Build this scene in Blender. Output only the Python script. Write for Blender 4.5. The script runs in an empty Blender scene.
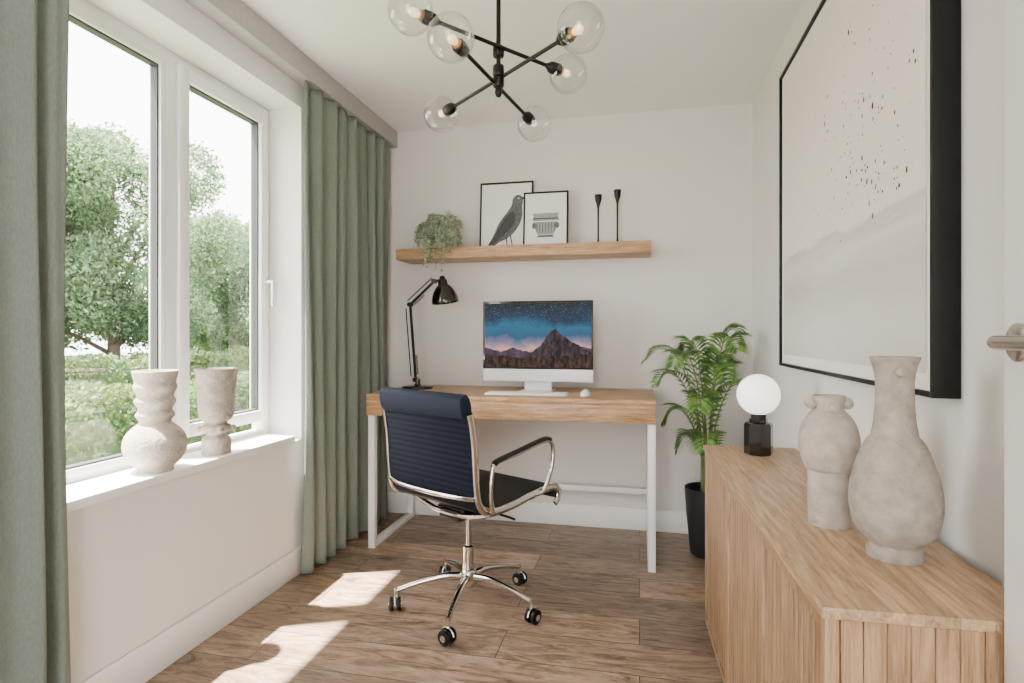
import bpy, bmesh, math, random
import numpy as np
from mathutils import Vector, Matrix, Euler
random.seed(7); rng=np.random.default_rng(7)
S=bpy.context.scene; COL=S.collection

# ---------------------------------------------------------------- materials
def new_mat(name):
    m=bpy.data.materials.new(name); m.use_nodes=True
    nt=m.node_tree; b=nt.nodes.get('Principled BSDF'); return m,nt,b
def lin(c):
    return tuple(((x/255)/12.92 if x/255<=.04045 else ((x/255+.055)/1.055)**2.4) for x in c)+(1,)
def pmat(name,rgb,rough=.5,metal=0,var=.06,scale=12,bump=0,bscale=None,stretch=(1,1,1),coat=0,emis=None,es=0,sheen=0,spec=None):
    m,nt,b=new_mat(name); N=nt.nodes; L=nt.links
    tc=N.new('ShaderNodeTexCoord'); mp=N.new('ShaderNodeMapping'); mp.inputs['Scale'].default_value=stretch
    L.new(tc.outputs['Object'],mp.inputs[0])
    no=N.new('ShaderNodeTexNoise'); no.inputs['Scale'].default_value=scale; no.inputs['Detail'].default_value=5
    L.new(mp.outputs[0],no.inputs['Vector'])
    cr=N.new('ShaderNodeValToRGB'); c=lin(rgb)
    cr.color_ramp.elements[0].color=tuple(max(0,x*(1-var)) for x in c[:3])+(1,)
    cr.color_ramp.elements[1].color=tuple(min(1,x*(1+var)) for x in c[:3])+(1,)
    cr.color_ramp.elements[0].position=.3; cr.color_ramp.elements[1].position=.7
    L.new(no.outputs['Fac'],cr.inputs[0]); L.new(cr.outputs[0],b.inputs['Base Color'])
    b.inputs['Roughness'].default_value=rough; b.inputs['Metallic'].default_value=metal
    if spec is not None: b.inputs['Specular IOR Level'].default_value=spec
    if coat: b.inputs['Coat Weight'].default_value=coat
    if sheen: b.inputs['Sheen Weight'].default_value=sheen
    if emis:
        b.inputs['Emission Color'].default_value=lin(emis); b.inputs['Emission Strength'].default_value=es
    if bump:
        n2=N.new('ShaderNodeTexNoise'); n2.inputs['Scale'].default_value=bscale or scale*6; n2.inputs['Detail'].default_value=4
        L.new(mp.outputs[0],n2.inputs['Vector'])
        bp=N.new('ShaderNodeBump'); bp.inputs['Strength'].default_value=bump; bp.inputs['Distance'].default_value=.01
        L.new(n2.outputs['Fac'],bp.inputs['Height']); L.new(bp.outputs[0],b.inputs['Normal'])
    return m
def wood(name,dark,light,stretch,rough=.45,stave=None,scale=6):
    m,nt,b=new_mat(name); N=nt.nodes; L=nt.links
    tc=N.new('ShaderNodeTexCoord'); mp=N.new('ShaderNodeMapping'); mp.inputs['Scale'].default_value=stretch
    L.new(tc.outputs['Object'],mp.inputs[0])
    no=N.new('ShaderNodeTexNoise'); no.inputs['Scale'].default_value=scale; no.inputs['Detail'].default_value=8; no.inputs['Roughness'].default_value=.7
    no.inputs['Distortion'].default_value=.5
    L.new(mp.outputs[0],no.inputs['Vector'])
    cr=N.new('ShaderNodeValToRGB'); cr.color_ramp.elements[0].color=lin(dark); cr.color_ramp.elements[1].color=lin(light)
    cr.color_ramp.elements[0].position=.34; cr.color_ramp.elements[1].position=.62
    L.new(no.outputs['Fac'],cr.inputs[0]); out=cr.outputs[0]
    if stave:
        br=N.new('ShaderNodeTexBrick'); br.inputs['Scale'].default_value=1
        mp2=N.new('ShaderNodeMapping'); mp2.inputs['Rotation'].default_value=(0,0,stave[0]); L.new(tc.outputs['Object'],mp2.inputs[0])
        L.new(mp2.outputs[0],br.inputs['Vector'])
        br.inputs['Brick Width'].default_value=stave[1]; br.inputs['Row Height'].default_value=stave[2]; br.inputs['Mortar Size'].default_value=.0006
        br.inputs['Color1'].default_value=(.8,.8,.8,1); br.inputs['Color2'].default_value=(1.05,1.05,1.05,1); br.inputs['Mortar'].default_value=(.6,.6,.6,1)
        mx=N.new('ShaderNodeMix'); mx.data_type='RGBA'; mx.blend_type='MULTIPLY'; mx.inputs[0].default_value=1
        L.new(out,mx.inputs[6]); L.new(br.outputs['Color'],mx.inputs[7]); out=mx.outputs[2]
    L.new(out,b.inputs['Base Color']); b.inputs['Roughness'].default_value=rough
    bp=N.new('ShaderNodeBump'); bp.inputs['Strength'].default_value=.15; bp.inputs['Distance'].default_value=.004
    L.new(no.outputs['Fac'],bp.inputs['Height']); L.new(bp.outputs[0],b.inputs['Normal'])
    return m
def floor_mat():
    m,nt,b=new_mat('oak_plank_floor'); N=nt.nodes; L=nt.links
    tc=N.new('ShaderNodeTexCoord')
    br=N.new('ShaderNodeTexBrick'); L.new(tc.outputs['Object'],br.inputs['Vector']); br.inputs['Scale'].default_value=1
    br.offset=.37; br.inputs['Brick Width'].default_value=1.3; br.inputs['Row Height'].default_value=.19; br.inputs['Mortar Size'].default_value=.0016
    br.inputs['Color1'].default_value=(0,0,0,1); br.inputs['Color2'].default_value=(1,1,1,1); br.inputs['Mortar'].default_value=(.5,.5,.5,1)
    sc=N.new('ShaderNodeVectorMath'); sc.operation='SCALE'; sc.inputs['Scale'].default_value=7
    L.new(br.outputs['Color'],sc.inputs[0])
    ad=N.new('ShaderNodeVectorMath'); ad.operation='ADD'; L.new(tc.outputs['Object'],ad.inputs[0]); L.new(sc.outputs[0],ad.inputs[1])
    mp=N.new('ShaderNodeMapping'); mp.inputs['Scale'].default_value=(1.5,7,1); L.new(ad.outputs[0],mp.inputs[0])
    no=N.new('ShaderNodeTexNoise'); no.inputs['Scale'].default_value=2.4; no.inputs['Detail'].default_value=11; no.inputs['Roughness'].default_value=.76; no.inputs['Distortion'].default_value=2.3
    L.new(mp.outputs[0],no.inputs['Vector'])
    cr=N.new('ShaderNodeValToRGB'); e=cr.color_ramp.elements
    e[0].position=.32; e[0].color=lin((68,54,44)); e[1].position=.70; e[1].color=lin((190,169,146))
    e2=cr.color_ramp.elements.new(.44); e2.color=lin((130,108,90)); e3=cr.color_ramp.elements.new(.54); e3.color=lin((162,139,117))
    L.new(no.outputs['Fac'],cr.inputs[0])
    mp2=N.new('ShaderNodeMapping'); mp2.inputs['Scale'].default_value=(2.2,4.5,1); L.new(ad.outputs[0],mp2.inputs[0])
    vo=N.new('ShaderNodeTexVoronoi'); vo.inputs['Scale'].default_value=1.3; L.new(mp2.outputs[0],vo.inputs['Vector'])
    kn=N.new('ShaderNodeValToRGB'); kn.color_ramp.elements[0].position=.04; kn.color_ramp.elements[0].color=(.26,.23,.21,1); kn.color_ramp.elements[1].position=.17; kn.color_ramp.elements[1].color=(1,1,1,1)
    L.new(vo.outputs['Distance'],kn.inputs[0])
    vr=N.new('ShaderNodeValToRGB'); vr.color_ramp.elements[0].color=(.62,.62,.62,1); vr.color_ramp.elements[1].color=(1.18,1.15,1.12,1)
    L.new(br.outputs['Color'],vr.inputs[0])
    mx=N.new('ShaderNodeMix'); mx.data_type='RGBA'; mx.blend_type='MULTIPLY'; mx.inputs[0].default_value=1
    L.new(cr.outputs[0],mx.inputs[6]); L.new(vr.outputs[0],mx.inputs[7])
    mk_=N.new('ShaderNodeMix'); mk_.data_type='RGBA'; mk_.blend_type='MULTIPLY'; mk_.inputs[0].default_value=.75
    L.new(mx.outputs[2],mk_.inputs[6]); L.new(kn.outputs[0],mk_.inputs[7])
    m2=N.new('ShaderNodeMix'); m2.data_type='RGBA'; L.new(br.outputs['Fac'],m2.inputs[0]); L.new(mk_.outputs[2],m2.inputs[6]); m2.inputs[7].default_value=lin((52,42,34))
    L.new(m2.outputs[2],b.inputs['Base Color'])
    b.inputs['Roughness'].default_value=.38
    bp=N.new('ShaderNodeBump'); bp.inputs['Strength'].default_value=.14; bp.inputs['Distance'].default_value=.004
    L.new(no.outputs['Fac'],bp.inputs['Height']); L.new(bp.outputs[0],b.inputs['Normal'])
    return m
def glass_mat(name,base=.04,edge=.8,power=4,tint=(1,1,1,1)):
    m=bpy.data.materials.new(name); m.use_nodes=True; nt=m.node_tree; N=nt.nodes; L=nt.links
    N.remove(N.get('Principled BSDF')); o=N.get('Material Output')
    t=N.new('ShaderNodeBsdfTransparent'); t.inputs[0].default_value=tint
    g=N.new('ShaderNodeBsdfGlossy'); g.inputs['Roughness'].default_value=0
    lw=N.new('ShaderNodeLayerWeight'); lw.inputs['Blend'].default_value=.5
    pw=N.new('ShaderNodeMath'); pw.operation='POWER'; pw.inputs[1].default_value=power; L.new(lw.outputs['Facing'],pw.inputs[0])
    ad=N.new('ShaderNodeMath'); ad.operation='MULTIPLY_ADD'; ad.inputs[1].default_value=edge; ad.inputs[2].default_value=base; ad.use_clamp=True; L.new(pw.outputs[0],ad.inputs[0])
    mx=N.new('ShaderNodeMixShader'); L.new(ad.outputs[0],mx.inputs[0]); L.new(t.outputs[0],mx.inputs[1]); L.new(g.outputs[0],mx.inputs[2])
    L.new(mx.outputs[0],o.inputs[0]); return m

M={}
M['wall']=pmat('wall_paint',(230,227,223),.85,var=.012,scale=3,bump=.03,bscale=180)
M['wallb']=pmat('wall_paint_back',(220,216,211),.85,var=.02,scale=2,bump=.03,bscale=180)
M['ceil']=pmat('ceiling_paint',(240,237,235),.9,var=.01,scale=3)
M['trim']=pmat('white_gloss_paint',(240,239,236),.4,var=.01,scale=5)
M['upvc']=pmat('white_upvc',(240,240,240),.3,var=.01,scale=5)
M['gasket']=pmat('grey_gasket',(50,54,56),.6,var=.05)
M['floor']=floor_mat()
M['curt']=pmat('sage_curtain_linen',(116,125,116),.9,var=.10,scale=220,bump=.3,bscale=500,stretch=(1,1,.35),sheen=.1)
M['pelmet']=pmat('grey_pelmet_fabric',(170,167,165),.8,var=.05,scale=60)
M['oak']=wood('oak_desk',(136,98,64),(200,162,120),(1.2,14,14))
M['oaky']=wood('oak_sideboard_top',(142,110,78),(198,166,130),(14,1.2,14),stave=(math.pi/2,.9,.045))
M['oakz']=wood('oak_sideboard_side',(116,86,60),(182,148,112),(16,16,1.0))
M['oakd']=wood('oak_dark_gap',(66,46,30),(88,64,44),(16,16,1.0))
M['chrome']=pmat('polished_aluminium',(215,212,208),.12,1,var=.02)
M['steel']=pmat('brushed_steel',(190,185,180),.25,1,var=.02)
M['black']=pmat('black_satin',(10,10,12),.4,var=.1,spec=.35)
M['blackg']=pmat('black_gloss',(6,6,7),.12,var=.1,coat=.5)
M['sling']=pmat('navy_chair_fabric',(16,21,33),.85,var=.18,scale=200,bump=.15,spec=.15)
M['roll']=pmat('navy_chair_headroll',(22,29,43),.8,var=.15,scale=160,bump=.12,spec=.2)
M['seat']=pmat('black_seat_leather',(11,12,15),.5,var=.1,scale=80,bump=.06,spec=.4)
M['whitem']=pmat('white_metal',(240,240,240),.35,var=.01)
M['alu']=pmat('silver_aluminium',(226,227,230),.3,.2,var=.01)
M['stone']=pmat('rough_ceramic',(176,165,153),.9,var=.18,scale=35,bump=.45,bscale=90)
M['stone2']=pmat('rough_ceramic_grey',(163,153,142),.92,var=.2,scale=40,bump=.55,bscale=110)
M['dkmetal']=pmat('gunmetal',(44,41,41),.35,.85,var=.05)
M['paper']=pmat('white_paper',(238,236,232),.8,var=.01)
M['ink']=pmat('grey_print',(96,96,98),.8,var=.35,scale=90)
M['ink2']=pmat('grey_print_light',(150,150,150),.8,var=.2,scale=200)
M['inkd']=pmat('dark_print',(66,66,68),.8,var=.3,scale=90)
M['frame']=pmat('black_picture_frame',(9,9,11),.5,var=.1,spec=.3)
M['paint']=pmat('ink_speckle',(30,28,28),.8,var=.2)
M['globe']=pmat('opal_glass',(252,250,246),.25,var=.005,emis=(255,248,238),es=1.8)
M['bulb']=pmat('lamp_bulb',(250,226,190),.3,var=.01,emis=(255,224,180),es=1.5)
M['brass']=pmat('aged_brass',(176,140,96),.3,.9,var=.05)
M['palm']=pmat('palm_leaf',(62,100,44),.45,var=.3,scale=14)
M['palm2']=pmat('palm_leaf_light',(102,140,62),.45,var=.25,scale=14)
M['stem']=pmat('palm_stem',(104,122,64),.5,var=.15)
M['fern']=pmat('trailing_leaf',(166,176,148),.6,var=.18,scale=40)
M['fern2']=pmat('trailing_leaf_dark',(114,130,98),.6,var=.18,scale=40)
M['soil']=pmat('potting_soil',(52,40,32),.95,var=.3,scale=60,bump=.5)
M['potw']=pmat('white_pot',(225,222,216),.5,var=.02)
M['potb']=pmat('charcoal_pot',(30,32,36),.5,var=.08)
M['bark']=pmat('tree_bark',(80,68,56),.9,var=.3,scale=20,bump=.5)
M['lawn']=pmat('lawn_grass',(98,108,76),.95,var=.3,scale=9,bump=.5)
M['glass']=glass_mat('window_glass',.06,.8,4)
M['gglass']=glass_mat('clear_globe_glass',.08,.65,2.4,(.94,.94,.94,1))
def leafmat(name,rgb):
    m,nt,b=new_mat(name); N=nt.nodes; L=nt.links; o=N.get('Material Output')
    no=N.new('ShaderNodeTexNoise'); no.inputs['Scale'].default_value=1.2; no.inputs['Detail'].default_value=4
    tc=N.new('ShaderNodeTexCoord'); L.new(tc.outputs['Object'],no.inputs['Vector'])
    cr=N.new('ShaderNodeValToRGB'); c=lin(rgb)
    cr.color_ramp.elements[0].color=tuple(x*.7 for x in c[:3])+(1,); cr.color_ramp.elements[1].color=tuple(min(1,x*1.3) for x in c[:3])+(1,)
    cr.color_ramp.elements[0].position=.35; cr.color_ramp.elements[1].position=.65
    L.new(no.outputs['Fac'],cr.inputs[0]); L.new(cr.outputs[0],b.inputs['Base Color']); b.inputs['Roughness'].default_value=.7
    tr=N.new('ShaderNodeBsdfTranslucent'); L.new(cr.outputs[0],tr.inputs[0])
    mx=N.new('ShaderNodeMixShader'); mx.inputs[0].default_value=.4
    L.new(b.outputs[0],mx.inputs[1]); L.new(tr.outputs[0],mx.inputs[2]); L.new(mx.outputs[0],o.inputs[0]); return m
M['leafA']=leafmat('tree_leaf_light',(112,136,98)); M['leafB']=leafmat('tree_leaf_mid',(74,102,66)); M['leafC']=leafmat('hedge_leaf',(100,118,58))

# ---------------------------------------------------------------- geometry helpers
def empty(name,loc=(0,0,0),rotz=0,rot=None):
    e=bpy.data.objects.new(name,None); e.empty_display_size=.1; COL.objects.link(e); e.location=loc
    e.rotation_euler=rot if rot else (0,0,rotz); return e
def mk(name,v,f,mats,parent=None,smooth=False,fm=None,loc=None,angle=None):
    me=bpy.data.meshes.new(name); me.from_pydata([tuple(p) for p in v],[],[tuple(q) for q in f])
    if not isinstance(mats,(list,tuple)): mats=[mats]
    for m in mats: me.materials.append(m)
    if fm is not None: me.polygons.foreach_set('material_index',fm)
    if smooth: me.polygons.foreach_set('use_smooth',[True]*len(me.polygons))
    me.update()
    if smooth and angle: 
        try: me.set_sharp_from_angle(angle=math.radians(angle))
        except Exception: pass
    o=bpy.data.objects.new(name,me); COL.objects.link(o)
    if parent: o.parent=parent
    if loc: o.location=loc
    return o
def boxg(lo,hi,bev=0,seg=2):
    bm=bmesh.new(); bmesh.ops.create_cube(bm,size=1)
    for v in bm.verts: v.co=Vector([(lo[i]+hi[i])/2+v.co[i]*(hi[i]-lo[i]) for i in range(3)])
    if bev>0: bmesh.ops.bevel(bm,geom=bm.edges[:],offset=bev,segments=seg,profile=.5,affect='EDGES')
    bm.verts.index_update(); v=[tuple(x.co) for x in bm.verts]; f=[[w.index for w in p.verts] for p in bm.faces]; bm.free(); return v,f
def join(parts):
    V=[];F=[]
    for v,f in parts:
        n=len(V); V+=[tuple(p) for p in v]; F+=[[i+n for i in q] for q in f]
    return V,F
def box(name,lo,hi,mat,parent=None,bev=0,seg=2):
    v,f=boxg(lo,hi,bev,seg); return mk(name,v,f,mat,parent,smooth=bev>0,angle=40)
def boxes(name,lst,mat,parent=None,bev=0):
    v,f=join([boxg(a,b,bev) for a,b in lst]); return mk(name,v,f,mat,parent,smooth=bev>0,angle=40)
def catmull(pts,sub=6,closed=False):
    P=[Vector(p) for p in pts]; out=[]; m=len(P)
    for i in range(m if closed else m-1):
        if closed: p0,p1,p2,p3=P[i-1],P[i],P[(i+1)%m],P[(i+2)%m]
        else: p0=P[i-1] if i>0 else P[0]*2-P[1]; p1=P[i]; p2=P[i+1]; p3=P[i+2] if i+2<m else P[-1]*2-P[-2]
        for k in range(sub):
            t=k/sub
            out.append(.5*((2*p1)+(-p0+p2)*t+(2*p0-5*p1+4*p2-p3)*t*t+(-p0+3*p1-3*p2+p3)*t**3))
    if not closed: out.append(P[-1])
    return out
def tubeg(pts,r,seg=10,sub=0,n0=None,ry=None):
    P=catmull(pts,sub) if sub else [Vector(p) for p in pts]; n=len(P)
    if isinstance(r,(list,tuple)):
        R=[r[0]+(r[-1]-r[0])*i/(n-1) for i in range(n)] if len(r)==2 else [np.interp(i/(n-1),np.linspace(0,1,len(r)),r) for i in range(n)]
    else: R=[r]*n
    T=[(P[min(i+1,n-1)]-P[max(i-1,0)]).normalized() for i in range(n)]
    N=Vector(n0) if n0 else (Vector((0,0,1)) if abs(T[0].z)<.9 else Vector((1,0,0)))
    V=[];F=[]
    for i in range(n):
        N=(N-T[i]*N.dot(T[i])).normalized(); B=T[i].cross(N)
        k=(ry/r) if ry and not isinstance(r,(list,tuple)) else 1
        for j in range(seg):
            a=2*math.pi*j/seg; V.append(P[i]+N*math.cos(a)*R[i]+B*math.sin(a)*R[i]*k)
    for i in range(n-1):
        for j in range(seg):
            a=i*seg+j; b=i*seg+(j+1)%seg; F.append([a,b,b+seg,a+seg])
    F.append(list(range(seg))[::-1]); F.append([(n-1)*seg+j for j in range(seg)]); return V,F
def tube(name,pts,r,mat,parent=None,seg=12,sub=0,n0=None,ry=None):
    v,f=tubeg(pts,r,seg,sub,n0,ry); return mk(name,v,f,mat,parent,smooth=True,angle=50)
def latheg(prof,seg=48,c=(0,0,0),sub=0,axis='z'):
    if sub:
        q=catmull([(a,0,b) for a,b in prof],sub); prof=[(max(0,p.x),p.z) for p in q]
    V=[];F=[];n=len(prof)
    for r,z in prof:
        for j in range(seg):
            a=2*math.pi*j/seg; p=(r*math.cos(a),r*math.sin(a),z)
            if axis=='x': p=(p[2],p[0],p[1])
            if axis=='y': p=(p[1],p[2],p[0])
            V.append((c[0]+p[0],c[1]+p[1],c[2]+p[2]))
    for i in range(n-1):
        for j in range(seg):
            a=i*seg+j; b=i*seg+(j+1)%seg; F.append([a,b,b+seg,a+seg])
    if prof[0][0]>1e-6: F.append(list(range(seg))[::-1])
    if prof[-1][0]>1e-6: F.append([(n-1)*seg+j for j in range(seg)])
    return V,F
def lathe(name,prof,mat,parent=None,seg=48,c=(0,0,0),sub=0,axis='z',angle=45):
    v,f=latheg(prof,seg,c,sub,axis); return mk(name,v,f,mat,parent,smooth=True,angle=angle)
def sphereg(c,r,seg=32,rings=16,sc=(1,1,1)):
    bm=bmesh.new(); bmesh.ops.create_uvsphere(bm,u_segments=seg,v_segments=rings,radius=r)
    v=[(c[0]+x.co.x*sc[0],c[1]+x.co.y*sc[1],c[2]+x.co.z*sc[2]) for x in bm.verts]; bm.verts.index_update()
    f=[[w.index for w in p.verts] for p in bm.faces]; bm.free(); return v,f
def sphere(name,c,r,mat,parent=None,sc=(1,1,1),seg=32,rings=16):
    v,f=sphereg(c,r,seg,rings,sc); return mk(name,v,f,mat,parent,smooth=True)

# ---------------------------------------------------------------- room
XL,XR,YB,YN,H=-1.54,.60,3.33,-1.0,2.36
XO=-1.77
Y0,Y1,Z0,Z1=.70,2.405,.615,2.16
box('floor',(XO,YN-.1,-.1),(XR+.1,YB+.1,0),M['floor'])
box('ceiling',(XO,YN-.1,H),(XR+.1,YB+.1,H+.12),M['ceil'])
box('wall_back',(XO,YB,0),(XR+.1,YB+.1,H),M['wallb'])
box('wall_right',(XR,YN,0),(XR+.1,YB,H),M['wall'])
boxes('wall_rear_unseen',[((XO,YN-.1,0),(-.70,YN,H)),((.15,YN-.1,0),(XR+.1,YN,H)),((-.70,YN-.1,2.05),(.15,YN,H))],M['wall'])  # unseen wall added to cut light from behind; opening sized for the fill
boxes('wall_left',[((XO,YN,0),(XL,YB,Z0)),((XO,YN,Z1),(XL,YB,H)),((XO,YN,Z0),(XL,Y0,Z1)),((XO,Y1,Z0),(XL,YB,Z1))],M['wall'])
box('baseboard_left',(XL,YN,0),(XL+.016,YB,.12),M['trim'],bev=.004)
box('baseboard_back',(XL+.016,YB-.016,0),(XR,YB,.12),M['trim'],bev=.004)
box('baseboard_right',(XR-.016,YN,0),(XR,YB-.016,.12),M['trim'],bev=.004)
box('window_sill',(-1.70,Y0,Z0),(-1.52,Y1-.075,.645),M['trim'],bev=.005)
# window
w=empty('window_1',(-1.77,0,0))
def rect(name,y0,y1,z0,z1,t,x0,x1,mat,bev=.004):
    boxes(name,[((x0,y0,z0),(x1,y0+t,z1)),((x0,y1-t,z0),(x1,y1,z1)),((x0,y0+t,z0),(x1,y1-t,z0+t)),((x0,y0+t,z1-t),(x1,y1-t,z1))],mat,w,bev)
rect('outer_frame',Y0,Y1,.615,Z1,.045,0,.062,M['upvc'])
box('mullion',(0.001,1.795,.655),(.064,1.845,Z1-.04),M['upvc'],w,.004)
rect('opening_sash',1.848,2.378,.705,2.125,.05,.012,.076,M['upvc'])
rect('sash_gasket',1.896,2.330,.753,2.077,.009,.026,.060,M['gasket'],0)
rect('fixed_bead',.745,1.796,.66,2.115,.026,.012,.066,M['upvc'])
rect('fixed_gasket',.769,1.772,.684,2.091,.009,.026,.056,M['gasket'],0)
mk('sash_glass',[(.035,1.90,.757),(.035,2.326,.757),(.035,2.326,2.073),(.035,1.90,2.073)],[(0,1,2,3)],M['glass'],w)
mk('fixed_glass',[(.035,.773,.688),(.035,1.768,.688),(.035,1.768,2.087),(.035,.773,2.087)],[(0,1,2,3)],M['glass'],w)
box('handle_plate',(.076,2.34,1.30),(.082,2.364,1.37),M['alu'],w,.002)
tube('handle_lever',[(.082,2.352,1.345),(.112,2.352,1.345),(.118,2.352,1.33),(.118,2.352,1.235)],.008,M['alu'],w,sub=4)
# pelmet
box('curtain_pelmet',(XL,.2,H-.10),(-1.463,YB-.002,H-.001),M['pelmet'],bev=.003)
# curtains
def curtain(name,ya,yb,xc,amp,folds,ph,ztop,seed):
    r=random.Random(seed); ny,nz=folds*24,60; V=[];F=[]
    ph2=[r.uniform(-1.1,1.1) for _ in range(folds+2)]
    am=[r.uniform(.5,1.0) for _ in range(folds+2)]
    for k in range(nz+1):
        z=.012+(ztop-.012)*k/nz; q=k/nz
        for i in range(ny+1):
            u=i/ny; fi=u*folds; a=int(fi); t=fi-a; t=t*t*(3-2*t)
            A=am[a]*(1-t)+am[a+1]*t; P=ph2[a]*(1-t)+ph2[a+1]*t
            s=math.sin(2*math.pi*fi+ph+P*(.4+1.3*(1-q)))
            x=xc+amp*A*s*(.75+.35*(1-q))+.006*math.sin(9*u+5*q)
            x+= amp*.28*math.sin(3.3*math.pi*fi+1.3+P*2+1.5*q)
            x=max(xc-amp*1.15,min(x,xc+amp*1.15))
            y=ya+(yb-ya)*(u+.012*math.sin(5*q+fi*2)*(1-q))
            V.append((x,y,z))
    for k in range(nz):
        for i in range(ny):
            a=k*(ny+1)+i; F.append([a,a+1,a+ny+2,a+ny+1])
    o=mk(name,V,F,M['curt'],smooth=True); md=o.modifiers.new('thickness','SOLIDIFY'); md.thickness=.003; return o
curtain('curtain',2.345,3.24,-1.492,.029,8,.5,H-.102,3)
curtain('curtain',.50,1.238,-1.492,.029,7,2.0,H-.102,5)

# door (open leaf beside the right wall)
d=empty('door_1',(.50,.94,0))
box('leaf',(0,-.80,.01),(.04,0,2.02),M['trim'],d,.003)
lathe('rosette',[(.0,-.011),(.022,-.011),(.026,-.008),(.026,0)],M['steel'],d,c=(0,-.045,1.09),axis='x')
tube('lever',[(-.008,-.045,1.09),(-.028,-.045,1.09),(-.036,-.052,1.09),(-.039,-.08,1.09),(-.039,-.165,1.09)],.0095,M['steel'],d,sub=4,seg=16)

# ---------------------------------------------------------------- desk
d=empty('desk',(-.648,2.72,0)); hw=.722
box('top',(-hw,0,.774),(hw,.585,.798),M['oak'],d,.002)
box('apron_carcass',(-hw+.001,.001,.688),(hw-.001,.584,.7735),M['oak'],d,.002)
for i,sx in enumerate((-1,1)):
    x0=sx*(hw-.018); a,b=x0-.0175,x0+.0175
    boxes('leg_frame_%d'%(i+1),[((a,.02,0),(b,.055,.688)),((a,.53,0),(b,.565,.688)),((a,.055,0),(b,.53,.03))],M['whitem'],d,.002)
box('rear_crossbar',(-hw+.035,.533,.22),(hw-.035,.56,.25),M['whitem'],d,.002)

# ---------------------------------------------------------------- computer
c=empty('desktop_computer',(-.538,3.05,.798)); cw=.302
box('screen_housing',(-cw,0,.05),(cw,.018,.487),M['alu'],c,.006,3)
v,f=sphereg((0,.018,.27),.2,24,12,(1,.18,.9)); v=[(a,max(.012,b),q) for a,b,q in v]; mk('housing_back',v,f,M['alu'],c,True)
box('display_glass',(-cw+.001,-.0025,.118),(cw-.001,.001,.486),M['blackg'],c,.001)
sm,nt,b=new_mat('display_picture'); N=nt.nodes; L=nt.links
tc=N.new('ShaderNodeTexCoord'); sp=N.new('ShaderNodeSeparateXYZ'); L.new(tc.outputs['Object'],sp.inputs[0])
no=N.new('ShaderNodeTexNoise'); no.inputs['Scale'].default_value=7; no.inputs['Detail'].default_value=6; L.new(tc.outputs['Object'],no.inputs['Vector'])
ma=N.new('ShaderNodeMath'); ma.operation='MULTIPLY_ADD'; ma.inputs[1].default_value=.16; L.new(no.outputs['Fac'],ma.inputs[0]); L.new(sp.outputs['Z'],ma.inputs[2])
mr=N.new('ShaderNodeMapRange'); mr.inputs['From Min'].default_value=.17; mr.inputs['From Max'].default_value=.55; L.new(ma.outputs[0],mr.inputs[0])
cr=N.new('ShaderNodeValToRGB'); e=cr.color_ramp.elements
e[0].position=0; e[0].color=lin((60,52,60)); e[1].position=1; e[1].color=lin((4,14,28))
for p,col in [(.20,(166,124,112)),(.34,(204,154,138)),(.44,(124,114,138)),(.55,(30,78,110)),(.68,(22,92,124)),(.80,(8,40,66))]:
    x=cr.color_ramp.elements.new(p); x.color=lin(col)
L.new(mr.outputs[0],cr.inputs[0])
vo=N.new('ShaderNodeTexNoise'); vo.inputs['Scale'].default_value=260; vo.inputs['Detail'].default_value=1; L.new(tc.outputs['Object'],vo.inputs['Vector'])
th=N.new('ShaderNodeMapRange'); th.inputs['From Min'].default_value=.67; th.inputs['From Max'].default_value=.78; L.new(vo.outputs['Fac'],th.inputs[0])
hi=N.new('ShaderNodeMapRange'); hi.inputs['From Min'].default_value=.30; hi.inputs['From Max'].default_value=.42; L.new(sp.outputs['Z'],hi.inputs[0])
mu=N.new('ShaderNodeMath'); mu.operation='MULTIPLY'; L.new(th.outputs[0],mu.inputs[0]); L.new(hi.outputs[0],mu.inputs[1])
mx=N.new('ShaderNodeMix'); mx.data_type='RGBA'; L.new(mu.outputs[0],mx.inputs[0]); L.new(cr.outputs[0],mx.inputs[6]); mx.inputs[7].default_value=(.4,.7,.85,1)
b.inputs['Base Color'].default_value=(.004,.004,.004,1); b.inputs['Roughness'].default_value=.5; b.inputs['Specular IOR Level'].default_value=.2
L.new(mx.outputs[2],b.inputs['Emission Color']); b.inputs['Emission Strength'].default_value=1.4
sx0,sx1,sz0,sz1=-cw+.012,cw-.012,.128,.474
mk('display_image',[(sx0,-.0032,sz0),(sx1,-.0032,sz0),(sx1,-.0032,sz1),(sx0,-.0032,sz1)],[(0,1,2,3)],sm,c)
def rockmat(name,dark,light,es,scale=30):
    m,nt,b=new_mat(name); N=nt.nodes; L=nt.links
    tc=N.new('ShaderNodeTexCoord'); mp=N.new('ShaderNodeMapping'); mp.inputs['Rotation'].default_value=(0,.6,0); mp.inputs['Scale'].default_value=(1,1,.45); L.new(tc.outputs['Object'],mp.inputs[0])
    no=N.new('ShaderNodeTexNoise'); no.inputs['Scale'].default_value=scale; no.inputs['Detail'].default_value=8; no.inputs['Roughness'].default_value=.7; L.new(mp.outputs[0],no.inputs['Vector'])
    cr=N.new('ShaderNodeValToRGB'); cr.color_ramp.elements[0].position=.42; cr.color_ramp.elements[1].position=.68
    cr.color_ramp.elements[0].color=lin(dark); cr.color_ramp.elements[1].color=lin(light); L.new(no.outputs['Fac'],cr.inputs[0])
    b.inputs['Base Color'].default_value=(.004,.004,.004,1); b.inputs['Specular IOR Level'].default_value=.1
    L.new(cr.outputs[0],b.inputs['Emission Color']); b.inputs['Emission Strength'].default_value=es; return m
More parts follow.
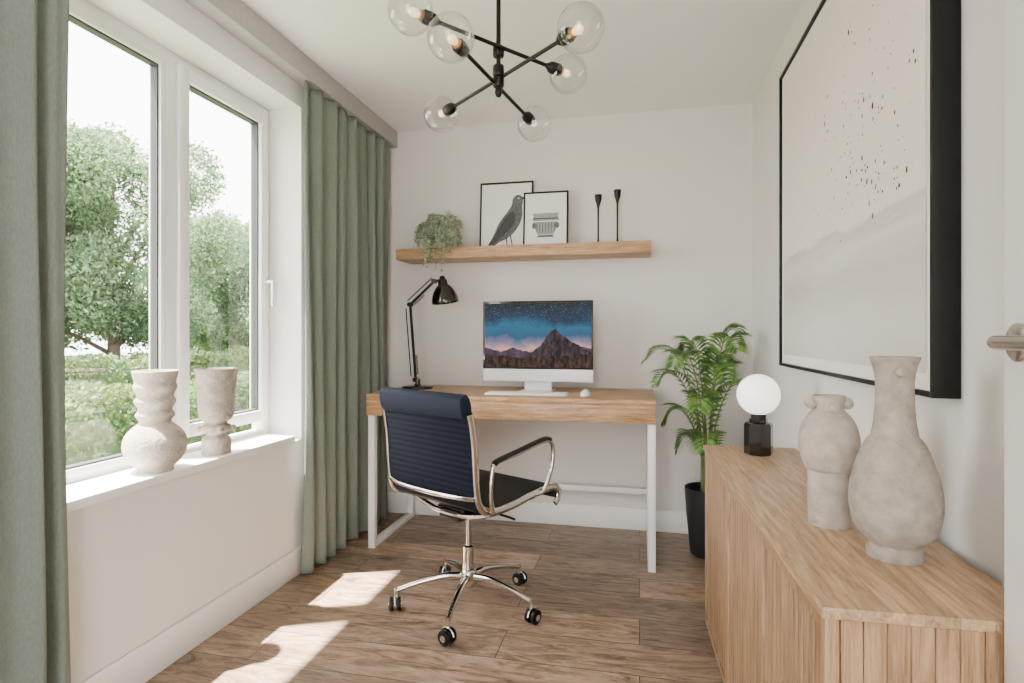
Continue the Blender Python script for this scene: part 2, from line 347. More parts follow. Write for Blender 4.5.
def ridge(name,pts,y,mat):
    r=random.Random(len(pts)); Q=[]
    for (x0,z0),(x1,z1) in zip(pts[:-1],pts[1:]):
        for k in range(4):
            t=k/4; Q.append((x0+(x1-x0)*t,z0+(z1-z0)*t+(r.uniform(-.004,.004) if k else 0)))
    Q.append(pts[-1])
    V=[(x,y,sz0) for x,z in Q]+[(x,y,z) for x,z in Q]; n=len(Q)
    mk(name,V,[(i,i+1,i+1+n,i+n) for i in range(n-1)],mat,c)
ridge('image_far_ridge',[(sx0,.235),(-.25,.225),(-.2,.21),(-.13,.235),(-.08,.215),(0,.21),(.08,.22),(.16,.21),(.22,.24),(sx1,.23)],-.0036,rockmat('far_ridge_pixels',(66,54,74),(120,94,106),.9,16))
ridge('image_mountain',[(-.10,.15),(-.06,.185),(-.02,.215),(.02,.245),(.045,.285),(.065,.312),(.085,.325),(.10,.335),(.118,.318),(.135,.30),(.16,.285),(.19,.262),(.23,.245),(.26,.225),(sx1,.21)],-.0040,rockmat('mountain_pixels',(30,27,38),(104,80,84),.9,34))
ridge('image_foreground',[(sx0,.20),(-.24,.185),(-.18,.19),(-.1,.178),(-.05,.18),(.03,.185),(.1,.195),(.18,.19),(.24,.2),(sx1,.19)],-.0044,rockmat('foreground_pixels',(20,17,21),(110,78,66),.9,46))
mk('stand_neck',*boxg((-.075,.03,.004),(.075,.055,.13),.004),M['alu'],c,True)
box('stand_foot',(-.085,-.06,0),(.085,.12,.006),M['alu'],c,.003)
k=empty('computer_keyboard',(-.559,2.87,.798))
box('tray',(-.21,-.057,0),(.21,.057,.008),M['alu'],k,.003)
ks=[((-.203+.0272*i,-.05+.0205*j,.008),(-.203+.0272*i+.0235,-.05+.0205*j+.017,.011)) for i in range(15) for j in range(5)]
boxes('keys',ks,M['paper'],k)
ms=empty('computer_mouse',(-.262,2.88,.798))
v,f=sphereg((0,0,.002),.055,32,16,(.52,1,.5)); v=[(a,b,max(0,q)) for a,b,q in v]; mk('shell',v,f,M['whitem'],ms,True)
box('scroll_strip',(-.002,.0,.0285),(.002,.03,.0297),M['alu'],ms,.0005)

# ---------------------------------------------------------------- desk lamp
l=empty('desk_lamp',(-1.225,3.06,.798))
lathe('base',[(.0,0),(.085,0),(.088,.004),(.088,.010),(.082,.016),(.02,.02),(.014,.03),(.014,.055),(0,.058)],M['blackg'],l)
P0=Vector((-.012,0,.05)); P1=Vector((-.045,0,.475)); P2=Vector((.10,0,.605))
for i,o in enumerate((-.009,.009)):
    q=Vector((0,o,0)); tube('lower_rod_%d'%(i+1),[P0+q,P1+q],.0045,M['black'],l)
    tube('upper_rod_%d'%(i+1),[P1+q,P2+q],.0045,M['black'],l)
tube('tension_rod',[P0+Vector((-.028,0,.02)),P1+Vector((-.026,0,-.02))],.0032,M['black'],l)
tube('upper_tension_rod',[P1+Vector((-.016,0,.022)),P2+Vector((-.012,0,.02))],.0032,M['black'],l)
def spring(name,a,b,r,turns):
    a=Vector(a);b=Vector(b);t=(b-a).normalized();n=t.orthogonal().normalized();m=t.cross(n)
    tube(name,[a+(b-a)*(i/(turns*10))+n*r*math.cos(i*.628)+m*r*math.sin(i*.628) for i in range(turns*10+1)],.0014,M['dkmetal'],l,seg=6)
spring('lower_spring',P0+Vector((.012,0,.03)),P0+Vector((.004,0,.14)),.006,14)
spring('upper_spring',P1+(P2-P1)*.1+Vector((.008,0,-.012)),P1+(P2-P1)*.5+Vector((.008,0,-.012)),.006,12)
for n_,p in (('base_joint',P0),('elbow_joint',P1),('head_joint',P2)):
    lathe(n_,[(0,-.018),(.013,-.018),(.013,.018),(0,.018)],M['black'],l,c=tuple(p),axis='y',seg=20)
sh=empty('shade',tuple(P2+Vector((.055,0,-.05))),rot=(0,math.radians(-8),0)); sh.parent=l
lathe('shade_shell',[(.0,.06),(.018,.06),(.026,.052),(.028,.03),(.042,.018),(.062,-.012),(.074,-.045),(.077,-.070),(.074,-.070),(.070,-.045),(.058,-.012),(.03,.012),(0,.02)],M['blackg'],sh,sub=2)
lathe('shade_cap',[(0,.078),(.012,.078),(.016,.070),(.018,.058),(0,.055)],M['black'],sh)
sphere('lamp_bulb',(0,0,-.02),.024,M['potw'],sh)
tube('head_bracket',[P2,P2+Vector((.03,0,.006)),P2+Vector((.052,0,.01))],.006,M['black'],l,sub=3)

# ---------------------------------------------------------------- shelf + contents
box('wall_shelf',(-1.375,3.10,1.536),(.062,YB-.001,1.598),M['oak'],bev=.002)
def pic(name,loc,wd,ht,tilt,art):
    e=empty(name,loc,rot=(math.radians(-tilt),0,0)); h=wd/2; t=.009
    boxes('frame_bars',[((-h,0,0),(-h+t,.018,ht)),((h-t,0,0),(h,.018,ht)),((-h+t,0,0),(h-t,.018,t)),((-h+t,0,ht-t),(h-t,.018,ht))],M['frame'],e,.001)
    box('mount_board',(-h+t,.008,t),(h-t,.016,ht-t),M['paper'],e)
    art(e); return e
def poly(name,pts,y,mat,e,sub=0):
    if sub: pts=[(p.x,p.z) for p in catmull([(a,0,b) for a,b in pts],sub,closed=True)]
    me=[(x,y,z) for x,z in pts]; mk(name,me,[list(range(len(pts)))],mat,e)
def bird(e):
    poly('bird_body',[(-.118,.012),(-.085,.014),(-.045,.045),(.0,.065),(.045,.10),(.080,.15),(.096,.205),(.094,.25),(.098,.285),(.094,.312),(.074,.326),(.050,.320),(.036,.298),(.032,.268),(.012,.235),(-.020,.195),(-.050,.15),(-.075,.09)],.0076,M['ink'],e,4)
    poly('bird_beak',[(.088,.318),(.092,.298),(.135,.292)],.0073,M['inkd'],e)
    poly('bird_wing',[(-.112,.018),(-.07,.04),(-.02,.085),(.03,.13),(.055,.185),(.045,.225),(.015,.215),(-.02,.17),(-.06,.105)],.0070,M['inkd'],e,4)
    poly('bird_leg_1',[(-.002,.075),(.006,.075),(.012,.012),(.006,.012)],.0070,M['inkd'],e)
    poly('bird_leg_2',[(.022,.09),(.030,.09),(.044,.012),(.038,.012)],.0070,M['inkd'],e)
    poly('bird_eye',[(.072+.005*math.cos(a*.785),.306+.005*math.sin(a*.785)) for a in range(8)],.0066,M['paper'],e)
def urn(e):
    poly('urn_body',[(-.045,.075),(.045,.075),(.062,.11),(.066,.15),(-.066,.15),(-.062,.11)],.0076,M['ink2'],e)
    poly('urn_rim',[(-.078,.155),(.078,.155),(.07,.185),(.076,.20),(-.076,.20),(-.07,.185)],.0076,M['ink2'],e)
    poly('urn_band',[(-.072,.165),(.072,.165),(.072,.172),(-.072,.172)],.0072,M['inkd'],e)
    poly('urn_foot',[(-.05,.06),(.05,.06),(.042,.073),(-.042,.073)],.0076,M['ink'],e)
    for i in range(7):
        x=-.05+i*.0167; poly('urn_rib_%d'%(i+1),[(x-.002,.085),(x+.002,.085),(x+.003,.145),(x-.003,.145)],.0072,M['ink'],e)
    for i,s in enumerate((-1,1)):
        poly('urn_scroll_%d'%(i+1),[(s*.066+.013*math.cos(a*.524),.128+.018*math.sin(a*.524)) for a in range(12)],.0070,M['ink'],e)
pic('picture_frame',(-.765,3.275,1.5985),.32,.405,4,bird)
pic('picture_frame',(-.523,3.225,1.5985),.258,.325,5,urn)
cp=[(.0,0),(.021,0),(.022,.003),(.018,.007),(.006,.013),(.0042,.03),(.004,.12),(.005,.20),(.009,.222),(.0145,.24),(.0165,.265),(.0165,.27),(.013,.27),(.012,.25),(0,.245)]
for x,s in ((-.222,1.02),(-.118,1.10)):
    lathe('candlestick',[(a*1.2,b*s) for a,b in cp],M['dkmetal'],seg=28).location=(x,3.20,1.598)
# trailing plant
p=empty('trailing_potted_plant',(-1.118,3.170,1.598))
lathe('pot',[(0,0),(.038,0),(.042,.004),(.05,.075),(.051,.085),(.047,.085),(.045,.072),(0,.07)],M['potw'],p,seg=32)
lathe('soil',[(0,.074),(.045,.073)],M['soil'],p,seg=24)
SV=[];SF=[];LV=[];LF=[];LM=[]
for i in range(130):
    a=random.uniform(0,2*math.pi)
    kind=i%5
    if kind in (0,1):
        dx=random.uniform(-.12,.12); dy=-random.uniform(.092,.135); ze=random.uniform(-.125,.06) if kind==0 else random.uniform(.0,.10)
        if ze<-.05: dx*=.6
        pts=[(dx*.1,dy*.1,.07),(dx*.5,dy*.5,.135),(dx*.9,dy*.85,.115),(dx,dy,max(ze,.03)),(dx*1.03,dy*1.05,ze-.01)]
    else:
        rr=random.uniform(.03,.14); dx,dy=math.cos(a)*rr,math.sin(a)*min(rr,.115); ze=random.uniform(.04,.19)
        pts=[(dx*.1,dy*.1,.07),(dx*.45,dy*.45,ze*.6+.06),(dx*.9,dy*.9,ze+.015),(dx,dy,max(ze-.02,.02))]
    C=catmull(pts,5)
    v,f=tubeg(C,.0011,4); n=len(SV); SV+=v; SF+=[[q+n for q in x] for x in f]
    for j in range(3,len(C)):
        for s in range(2):
            o=Vector(C[j]); dr=Vector((random.gauss(0,1),random.gauss(0,1),random.gauss(-.1,.6))).normalized()
            if o.y>.1: dr.y=-abs(dr.y)
            L_=random.uniform(.014,.025); sd=dr.orthogonal().normalized()*L_*.3; n=len(LV)
            LV+=[o,o+dr*L_*.5+sd,o+dr*L_,o+dr*L_*.5-sd]; LF.append([n,n+1,n+2,n+3]); LM.append(random.choice((0,0,1)))
mk('stems',SV,SF,M['fern2'],p); mk('leaves',LV,LF,[M['fern'],M['fern2']],p,fm=LM)

# ---------------------------------------------------------------- sideboard
sb=empty('sideboard',(.274,.952,0),math.radians(1.6)); LN,DP,HT=1.295,.312,.69
box('top_board',(-.006,-.004,HT-.018),(DP,LN+.004,HT),M['oaky'],sb,.002)
box('carcass',(.021,.014,.04),(DP-.002,LN-.013,HT-.0185),M['oakd'],sb)
box('plinth',(.03,.02,0),(DP-.01,LN-.02,.04),M['oakd'],sb)
st=[(0.0,.035),(.405,.445),(.825,.865),(LN-.035,LN)]
boxes('front_stiles',[((0,a,.035),(.0205,b,HT-.0185)) for a,b in st],M['oakz'],sb,.0015)
boxes('front_rails',[((0.001,.0355,.035),(.0195,LN-.0355,.06)),((0.001,.0355,HT-.045),(.0195,LN-.0355,HT-.0185))],M['oakz'],sb)
for i in range(3):
    a,b=st[i][1]+.003,st[i+1][0]-.003; n=12; wv=(b-a)/n
    parts=[boxg((.005,a+k*wv+.0016,.062),(.0145,a+k*wv+wv-.0016,HT-.047),.0016,2) for k in range(n)]
    v,f=join(parts); mk('slatted_door_%d'%(i+1),v,f,M['oakz'],sb,True,angle=30)
    box('door_backing_%d'%(i+1),(.0146,a-.002,.061),(.0205,b+.002,HT-.046),M['oakd'],sb)
parts=[]; n=9; xa=.0215; wv=(DP-.002-xa)/n
for k in range(n): parts.append(boxg((xa+k*wv+.0006,0,.035),(xa+(k+1)*wv-.0006,.012,HT-.0185),.0010,1))
v,f=join(parts); mk('end_panel_near',v,f,M['oakz'],sb)
box('end_panel_far',(0.0215,LN-.012,.035),(DP-.002,LN-.0005,HT-.0185),M['oakz'],sb)

# ---------------------------------------------------------------- vases
def vase(name,loc,prof,mat,knobs=(),sub=3,rotz=0):
    e=empty(name,loc,rotz); lathe('body',prof,mat,e,seg=56,sub=sub,angle=80)
    for i,(x,y,z,r,sc) in enumerate(knobs): sphere('knob_%d'%(i+1),(x,y,z),r,mat,e,sc)
    return e
vase('ceramic_vase',(-1.588,1.627,.645),[(.0,0),(.050,0),(.054,.004),(.054,.012),(.072,.030),(.090,.060),(.095,.088),(.088,.120),(.068,.145),(.052,.158),(.047,.168),(.055,.180),(.058,.190),(.051,.202),(.051,.212),(.059,.226),(.061,.236),(.054,.248),(.055,.258),(.064,.276),(.064,.286),(.060,.298),(.065,.316),(.069,.332),(.066,.336),(.061,.33),(.05,.28),(.04,.24),(0,.235)],M['stone'])
vase('ceramic_vase',(-1.590,1.915,.645),[(.0,0),(.048,0),(.051,.004),(.052,.035),(.050,.058),(.038,.070),(.036,.078),(.048,.086),(.054,.096),(.050,.108),(.038,.114),(.040,.122),(.055,.134),(.062,.150),(.064,.19),(.067,.24),(.072,.29),(.077,.322),(.074,.325),(.068,.32),(.058,.24),(.05,.17),(0,.16)],M['stone2'],[(.045,-.035,.097,.012,(1,1,1)),(-.045,-.035,.097,.012,(1,1,1)),(.05,.03,.097,.012,(1,1,1))])
e=vase('ceramic_jug',(.402,1.37,.69),[(0,0),(.038,0),(.041,.003),(.042,.112),(.041,.117),(.046,.119),(.052,.132),(.058,.155),(.060,.178),(.057,.203),(.048,.226),(.037,.241),(.029,.249),(.028,.256),(.031,.266),(.033,.277),(.031,.279),(.027,.272),(.022,.25),(0,.245)],M['stone'],[(-.036,0,.262,.013,(1,1,1)),(.036,0,.262,.013,(1,1,1)),(.0,-.036,.256,.011,(1,1,1))],2)
e=vase('ceramic_bottle_vase',(.460,1.19,.69),[(0,0),(.042,0),(.045,.004),(.046,.016),(.041,.026),(.050,.035),(.064,.052),(.072,.078),(.0745,.105),(.072,.135),(.065,.165),(.054,.198),(.045,.216),(.038,.224),(.037,.232),(.034,.25),(.031,.29),(.031,.325),(.035,.352),(.041,.368),(.038,.370),(.033,.363),(.028,.33),(0,.32)],M['stone2'],[(-.004,-.038,.345,.011,(1,1,1))],2)
# globe table lamp
g=empty('globe_table_lamp',(.400,2.118,.69))
V,F=latheg([(0,0),(.043,0),(.047,.004),(.047,.100),(.043,.108),(.030,.112),(.030,.122),(.0,.124)],8); mk('faceted_base',V,F,M['blackg'],g)
lathe('collar',[(0,.12),(.024,.12),(.024,.14),(0,.14)],M['black'],g,seg=24)
sphere('opal_globe',(0,0,.205),.070,M['globe'],g,seg=48,rings=24)

# ---------------------------------------------------------------- painting on right wall
a=empty('framed_abstract_painting',(XR,1.255,.978)); PW,PH=1.245,1.159; t=.011
boxes('frame_bars',[((-.05,0,0),(-.001,t,PH)),((-.05,PW-t,0),(-.001,PW,PH)),((-.05,t,0),(-.001,PW-t,t)),((-.05,t,PH-t),(-.001,PW-t,PH))],M['frame'],a,.001)
box('mount_board',(-.040,t,t),(-.002,PW-t,PH-t),M['paper'],a)
pm,nt,b=new_mat('abstract_painting'); N=nt.nodes; L=nt.links
tc=N.new('ShaderNodeTexCoord'); sp=N.new('ShaderNodeSeparateXYZ'); L.new(tc.outputs['Object'],sp.inputs[0])
mp=N.new('ShaderNodeMapping'); mp.inputs['Scale'].default_value=(1,.8,5); L.new(tc.outputs['Object'],mp.inputs[0])
no=N.new('ShaderNodeTexNoise'); no.inputs['Scale'].default_value=3; no.inputs['Detail'].default_value=8; no.inputs['Roughness'].default_value=.65; L.new(mp.outputs[0],no.inputs['Vector'])
ma=N.new('ShaderNodeMath'); ma.operation='MULTIPLY_ADD'; ma.inputs[1].default_value=.16; L.new(no.outputs['Fac'],ma.inputs[0]); L.new(sp.outputs['Z'],ma.inputs[2])
cr=N.new('ShaderNodeValToRGB'); e=cr.color_ramp.elements; e[0].position=.1; e[0].color=lin((206,202,196)); e[1].position=.95; e[1].color=lin((238,228,219))
for p_,col in [(.22,(216,212,206)),(.36,(202,198,192)),(.44,(220,215,208)),(.485,(206,200,193)),(.505,(236,228,219))]:
    x=e.new(p_); x.color=lin(col)
L.new(ma.outputs[0],cr.inputs[0]); L.new(cr.outputs[0],b.inputs['Base Color']); b.inputs['Roughness'].default_value=.85
m_=.045
mk('canvas',[(-.0415,m_,m_),(-.0415,m_,PH-m_),(-.0415,PW-m_,PH-m_),(-.0415,PW-m_,m_)],[(0,1,2,3)],pm,a)
V=[];F=[]
for i in range(230):
    q=random.random()
    if q<.45: y=random.gauss(.36,.13); z=random.gauss(.66,.09)+(.36-y)*.3
    elif q<.7: y=random.gauss(.27,.09); z=random.gauss(.52,.05)
    else: y=random.uniform(.15,.8); z=random.uniform(.45,1.0)
    if not(.08<y<PW-.08 and .08<z<PH-.08): continue
    r=min(.007,abs(random.gauss(0,.0028))+.0008); n=len(V); k=7; el=random.uniform(.5,1.5)
    for j in range(k):
        an=2*math.pi*j/k; rr=r*random.uniform(.6,1.2); V.append((-.0420,y+rr*math.cos(an)*.8,z+rr*math.sin(an)*el))
    F.append(list(range(n,n+k)))
mk('ink_speckles',V,F,M['paint'],a)

# ---------------------------------------------------------------- chandelier
CX,CY=-.435,1.765
ch=empty('chandelier',(CX,CY,H))
lathe('ceiling_canopy',[(0,0),(.06,0),(.06,-.018),(.052,-.026),(.012,-.03),(.012,-.04),(0,-.04)],M['dkmetal'],ch,seg=40)
tube('stem',[(0,0,-.03),(0,0,-.49)],.0075,M['dkmetal'],ch)
for i,zz in enumerate((-.365,-.425,-.46)):
    lathe('stem_collar_%d'%(i+1),[(0,-.016),(.016,-.016),(.018,-.012),(.018,.012),(.016,.016),(0,.016)],M['dkmetal'],ch,c=(0,0,zz),seg=24)
lathe('finial',[(0,-.51),(.008,-.506),(.012,-.495),(.010,-.482),(0,-.48)],M['dkmetal'],ch,seg=20)
arms=[((-.591,1.525,2.015),(-.277,1.844,1.985)),((-.649,1.956,1.905),(-.194,1.596,1.925)),((-.497,1.59,1.905),(-.401,2.083,1.885))]
gi=0
for i,(p,q) in enumerate(arms):
    O=Vector((CX,CY,H)); p=Vector(p)-O; q=Vector(q)-O; off=(p+q)/2; off.z=0; p=p-off*.6; q=q-off*.6
    tube('arm_%d'%(i+1),[p,q],.0062,M['dkmetal'],ch)
    for s,(A,B) in enumerate(((p,q),(q,p))):
        gi+=1; dr=(A-B).normalized()
        R=Vector((0,0,1)).rotation_difference(dr).to_matrix().to_4x4(); R.translation=A
        def place(o): o.matrix_local=R
        place(lathe('socket_%d'%gi,[(0,-.03),(.008,-.03),(.013,-.02),(.018,-.015),(.020,.0),(.020,.020),(.017,.024),(0,.024)],M['dkmetal'],ch,seg=24))
        place(lathe('socket_ring_%d'%gi,[(0,.022),(.015,.022),(.015,.032),(0,.032)],M['brass'],ch,seg=24))
        place(lathe('bulb_%d'%gi,[(0,.032),(.008,.034),(.011,.043),(.013,.052),(.011,.060),(.005,.066),(0,.067)],M['bulb'],ch,seg=20))
        gl=[]; Rg=.064
        for k in range(33):
            an=math.radians(19+(180-19)*k/32); gl.append((Rg*math.sin(an),.060-Rg*math.cos(an)))
        gl[-1]=(0,.060+Rg)
        V,F=latheg(gl,44); F=[q_ for q_ in F if len(q_)==4]
        place(mk('glass_globe_%d'%gi,V,F,M['gglass'],ch,True))

# ---------------------------------------------------------------- office chair
c=empty('office_chair',(-.678,2.240,0),math.radians(-28))
prof=[(.275,.425),(.283,.445),(.265,.468),(.20,.478),(.10,.470),(0,.458),(-.10,.455),(-.155,.466),(-.190,.500),(-.203,.56),(-.209,.63),(-.215,.71),(-.228,.79),(-.242,.85),(-.250,.892)]
C=catmull([(0,y,z) for y,z in prof],28); n=len(C); W=.232
ln=[0]
for i in range(1,n): ln.append(ln[-1]+(C[i]-C[i-1]).length)
tot=ln[-1]; RL=.095; V=[];F=[];FM=[]
for i in range(n):
    T=(C[min(i+1,n-1)]-C[max(i-1,0)]).normalized(); Nn=Vector((0,-T.z,T.y))
    s=ln[i]; roll=(s<.05 or s>tot-RL)
    th=.0090+.0024*abs(math.sin(math.pi*s/.021)) if not roll else .0125
    if s>tot-RL: th=.024*math.sqrt(max(.02,1-((s-(tot-RL/2))/(RL/2))**2))+.004
    for x,o in ((-W,-.6),(-W+.006,-1),(W-.006,-1),(W,-.6),(W,.6),(W-.006,1),(-W+.006,1),(-W,.6)):
        V.append(C[i]+Vector((x,0,0))+Nn*th*o)
for i in range(n-1):
    for j in range(8):
        a_=i*8+j; b_=i*8+(j+1)%8; F.append([a_,b_,b_+8,a_+8]); FM.append(1 if ln[i]>tot-RL else (2 if ln[i]<.50 else 0))
F.append(list(range(8))); FM.append(2); F.append([(n-1)*8+j for j in range(8)][::-1]); FM.append(1)
mk('sling_seat_and_back',V,F,[M['sling'],M['roll'],M['seat']],c,smooth=True,fm=FM,angle=50)
rp=[(.262,.405),(.285,.425),(.288,.452),(.262,.472)]+prof[3:-2]+[(-.238,.825)]
for i,s in enumerate((-1,1)):
    tube('side_rail_%d'%(i+1),[(s*.243,y,z) for y,z in rp],.0085,M['chrome'],c,sub=6,n0=(1,0,0),ry=.015)
    x=s*.262
    tube('armrest_%d'%(i+1),[(s*.245,-.125,.458),(x,-.14,.47),(x+s*.004,-.155,.53),(x+s*.006,-.15,.61),(x+s*.006,-.125,.642),(x+s*.006,0,.658),(x+s*.006,.15,.680),(x+s*.006,.198,.672),(x+s*.006,.215,.635),(x+s*.004,.205,.56),(x,.165,.485),(s*.245,.14,.468)],.0085,M['chrome'],c,sub=5,n0=(1,0,0),ry=.0085)
    tube('arm_pad_%d'%(i+1),[(x+s*.006,-.14,.636),(x+s*.006,-.12,.648),(x+s*.006,0,.666),(x+s*.006,.15,.688),(x+s*.006,.192,.682)],.013,M['black'],c,sub=4,n0=(1,0,0),ry=.009)
def spreader(nm,y,z,sag,dy=0,r=.011):
    tube(nm,[(-.236,y,z),(-.17,y+dy*.6,z-sag*.55),(-.07,y+dy,z-sag),(.07,y+dy,z-sag),(.17,y+dy*.6,z-sag*.55),(.236,y,z)],r,M['chrome'],c,sub=5)
spreader('seat_spreader_front',.13,.462,.045)
spreader('seat_spreader_rear',-.10,.448,.045)
spreader('back_spreader',-.205,.52,.0,-.035,.009)
box('tilt_mechanism',(-.06,-.11,.375),(.06,.13,.418),M['black'],c,.012,3)
box('mechanism_plate',(-.075,-.10,.414),(.075,.12,.424),M['dkmetal'],c,.003)
tube('height_lever',[(.05,.03,.395),(.16,.05,.385),(.20,.055,.380)],.005,M['black'],c,sub=3)
lathe('tension_knob',[(0,-.03),(.018,-.03),(.022,-.02),(.022,.03),(0,.03)],M['black'],c,c=(0,.15,.38),axis='y',seg=20)
lathe('gas_column',[(0,.10),(.022,.10),(.022,.24),(.0225,.245),(.014,.25),(.014,.375),(0,.375)],M['chrome'],c,seg=28)
lathe('base_hub',[(0,.085),(.030,.085),(.036,.095),(.036,.135),(.030,.15),(.024,.155),(.022,.18),(0,.18)],M['chrome'],c,seg=32)
rot0=-88+28
for i in range(5):
    an=math.radians(rot0+72*i); ca,sa=math.cos(an),math.sin(an)
    P=lambda r,z:(r*ca,r*sa,z)
    tube('base_leg_%d'%(i+1),[P(.025,.125),P(.10,.128),P(.20,.108),P(.285,.082)],[.0165,.014,.0115,.010],M['chrome'],c,sub=4)
    tube('caster_stem_%d'%(i+1),[P(.285,.05),P(.285,.092)],.0095,M['chrome'],c)
    cx,cy=.292*ca,.292*sa; rz=an+random.uniform(-.9,.9)
    ce=empty('caster_%d'%(i+1),(cx,cy,.028),rz); ce.parent=c
    for s in (-1,1):
        lathe('wheel_%d'%(1 if s<0 else 2),[(0,-.009),(.020,-.009),(.027,-.006),(.028,0),(.027,.006),(.020,.009),(0,.009)],M['black'],ce,c=(s*.0145,0,0),axis='x',seg=28)
        lathe('hub_cap_%d'%(1 if s<0 else 2),[(0,-.0015),(.012,-.0015),(.012,.0015),(0,.0015)],M['chrome'],ce,c=(s*.0245,0,0),axis='x',seg=20)
    hp=[(0,.031*math.cos(math.radians(q)),.031*math.sin(math.radians(q))) for q in range(10,171,16)]
    tube('hood',hp,.004,M['chrome'],ce,n0=(1,0,0),seg=10)
    box('axle_block',(-.005,-.012,-.006),(.005,.012,.03),M['dkmetal'],ce,.002)

# ---------------------------------------------------------------- potted palm
p=empty('potted_palm',(.335,3.03,0))
lathe('pot',[(0,0),(.078,0),(.085,.006),(.104,.20),(.112,.325),(.112,.335),(.104,.335),(.098,.30),(0,.29)],M['potb'],p,seg=44)
lathe('soil',[(0,.302),(.10,.30)],M['soil'],p,seg=32)
SV=[];SF=[];LV=[];LF=[];LM=[]
fr=[(170,.27,1.02),(205,.26,.90),(190,.20,.72),(255,.20,.80),(280,.26,.95),(300,.20,1.08),(340,.14,1.12),(60,.16,1.0),(120,.16,1.06),(228,.24,1.00),(265,.22,.62),(185,.13,.58),(320,.18,.85)]
def okp(q): return q.y<.285 and q.x<.25 and not (q.x<-.245 and q.z<.83)
for ai,(deg,reach,zt) in enumerate(fr):
    an=math.radians(deg+random.uniform(-8,8)); dx,dy=math.cos(an),math.sin(an)
    b0=Vector((dx*.03,dy*.03,.30)); pts=[b0,Vector((dx*reach*.15,dy*reach*.15,.30+(zt-.30)*.5)),Vector((dx*reach*.5,dy*reach*.5,.30+(zt-.30)*.92)),Vector((dx*reach*.85,dy*reach*.85,zt+.01)),Vector((dx*reach*1.12,dy*reach*1.12,zt-.05))]
    C=catmull(pts,9); n=len(SV); v,f=tubeg(C,[.0045,.0012],6); SV+=v; SF+=[[q+n for q in x] for x in f]
    m0=int(len(C)*.34)
    for j in range(m0,len(C)):
        u=(j-m0)/(len(C)-m0); T=(C[min(j+1,len(C)-1)]-C[j-1]).normalized(); sd=T.cross(Vector((0,0,1))).normalized()
        up=sd.cross(T)
        LL=.105*math.sin(math.pi*(.18+.78*u))**.8+.02
        for s in (-1,1):
            dr=(sd*s*.85+T*.6+up*.18).normalized(); o=C[j]; wv=T*.0085; mid=o+dr*LL*.45+up*.006; tip=o+dr*LL-Vector((0,0,LL*.22))
            if not okp(tip): 
                tip=o+(tip-o)*.4; mid=o+(mid-o)*.4
                if not okp(tip): continue
            k=len(LV); LV+=[o,mid+wv,tip,mid-wv]; LF.append([k,k+1,k+2,k+3]); LM.append(0 if random.random()<.5 else 1)
mk('frond_stems',SV,SF,M['stem'],p,True); mk('frond_leaflets',LV,LF,[M['palm'],M['palm2']],p,fm=LM)

# ---------------------------------------------------------------- garden outside
box('lawn',(-40,-15,-.45),(XO-.02,40,-.35),M['lawn'])
def leaves(n,blobs,size,yshell=.35):
    bl=np.array(blobs); w=bl[:,3]**2; w/=w.sum(); idx=rng.choice(len(bl),n,p=w)
    d=rng.normal(size=(n,3)); d/=np.linalg.norm(d,axis=1)[:,None]
    r=(1-yshell*rng.random(n))[:,None]*bl[idx,3][:,None]
    c=bl[idx,:3]+d*r*np.array([1,1,.85]); c+=rng.normal(size=(n,3))*.06; c[:,2]=np.maximum(c[:,2],.2+.3*rng.random(n))
    a=rng.normal(size=(n,3)); a/=np.linalg.norm(a,axis=1)[:,None]; b=np.cross(a,rng.normal(size=(n,3))); b/=np.linalg.norm(b,axis=1)[:,None]
    s=(size*(.6+.8*rng.random(n)))[:,None]
    V=np.stack([c-a*s,c+b*s*.45,c+a*s,c-b*s*.45],1).reshape(-1,3); F=np.arange(4*n).reshape(-1,4); return V,F
def tree(name,loc,ht,rad,n,seed,size=.07,low=.3):
    r=random.Random(seed); e=empty(name,loc)
    parts=[tubeg([(0,0,.06),(.03,.02,ht*.25),(-.05,0,ht*.5),(0,.03,ht*.8)],[.14,.11,.08,.03],10,4)]; blobs=[]
    for i in range(50):
        z=ht*(low+(.93-low)*r.random()); rr=rad*math.sin(math.pi*min(1,max(.12,(z/ht-low*.6)/(1.02-low*.6))))**.7
        an=r.uniform(0,6.28); q=rr*r.uniform(.2,.9); br=rad*r.uniform(.15,.30)
        blobs.append((q*math.cos(an),q*math.sin(an),z,br))
        if i%3==0: parts.append(tubeg([(0,0,z*.6),(q*.5*math.cos(an),q*.5*math.sin(an),z*.85),(q*math.cos(an),q*math.sin(an),z)],[.05,.015],6,3))
    v,f=join(parts); mk('trunk',v,f,M['bark'],e,True)
    V,F=leaves(n,blobs,size); mk('foliage',V,F.tolist(),[M['leafA'],M['leafB']],e,fm=rng.integers(0,2,n).tolist())
tree('garden_tree',(-10.2,9.4,-.35),5.4,2.6,90000,1,.045)
tree('garden_tree',(-10.8,6.5,-.35),6.6,2.4,70000,11,.045)
tree('garden_tree',(-10.8,13.9,-.35),4.5,2.5,80000,2,.05)
tree('garden_tree',(-15,9.5,-.35),4.4,3.0,40000,4,.07,.15)
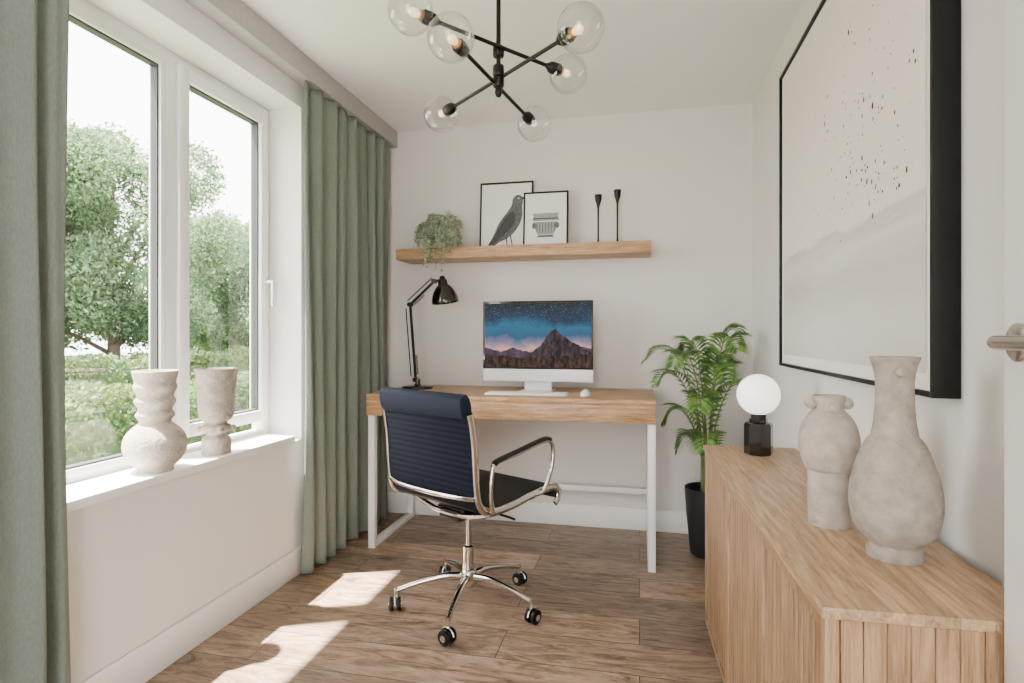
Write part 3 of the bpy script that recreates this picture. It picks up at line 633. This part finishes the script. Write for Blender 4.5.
tree('garden_tree',(-14.5,18.5,-.35),5.0,3.2,40000,6,.08,.15)
def hedge(name,x,y0,y1,hh,hw_,n,size):
    h=empty(name,(x,0,-.35))
    c_=np.stack([rng.uniform(-hw_,hw_,n),rng.uniform(y0,y1,n),rng.uniform(.08,1,n)**.7*hh],1)
    c_[:,2]*=1+.05*np.sin(c_[:,1]*3.1)+.03*np.sin(c_[:,1]*7.3+c_[:,0]*3); c_[:,2]=np.maximum(c_[:,2],.07)
    a_=rng.normal(size=(n,3)); a_/=np.linalg.norm(a_,axis=1)[:,None]; b_=np.cross(a_,rng.normal(size=(n,3))); b_/=np.linalg.norm(b_,axis=1)[:,None]
    V=np.stack([c_-a_*size,c_+b_*size*.5,c_+a_*size,c_-b_*size*.5],1).reshape(-1,3); mk('foliage',V,np.arange(4*n).reshape(-1,4).tolist(),[M['leafC'],M['leafB']],h,fm=rng.integers(0,2,n).tolist())
    boxes('inner_branches',[((-hw_*.7,y0+.1,.05),(hw_*.7,y1-.1,hh*.8))],M['leafB'],h)
hedge('garden_hedge',-5.2,-1,15,.92,.45,80000,.035)
hedge('garden_hedge',-8.0,2,20,1.12,.5,60000,.045)

# ---------------------------------------------------------------- light
W=bpy.data.worlds.new('sky'); S.world=W; W.use_nodes=True; bg=W.node_tree.nodes['Background']
bg.inputs[0].default_value=(1.0,.98,.965,1); bg.inputs[1].default_value=13
sl=bpy.data.lights.new('sun','SUN'); sl.energy=100; sl.angle=.02; sl.color=(1,.92,.82)
so=bpy.data.objects.new('sun',sl); COL.objects.link(so); so.rotation_euler=Vector((.315,.13,-1)).to_track_quat('-Z','Y').to_euler(); so.location=(-3,0,6)

# ---------------------------------------------------------------- camera
cd=bpy.data.cameras.new('camera'); cd.sensor_width=36; cd.lens=575/1024*36; cd.shift_y=-.0063; cd.clip_start=.02
co=bpy.data.objects.new('camera',cd); COL.objects.link(co); co.location=(0,0,1.1); co.rotation_euler=(math.pi/2,0,math.radians(12.5)); S.camera=co
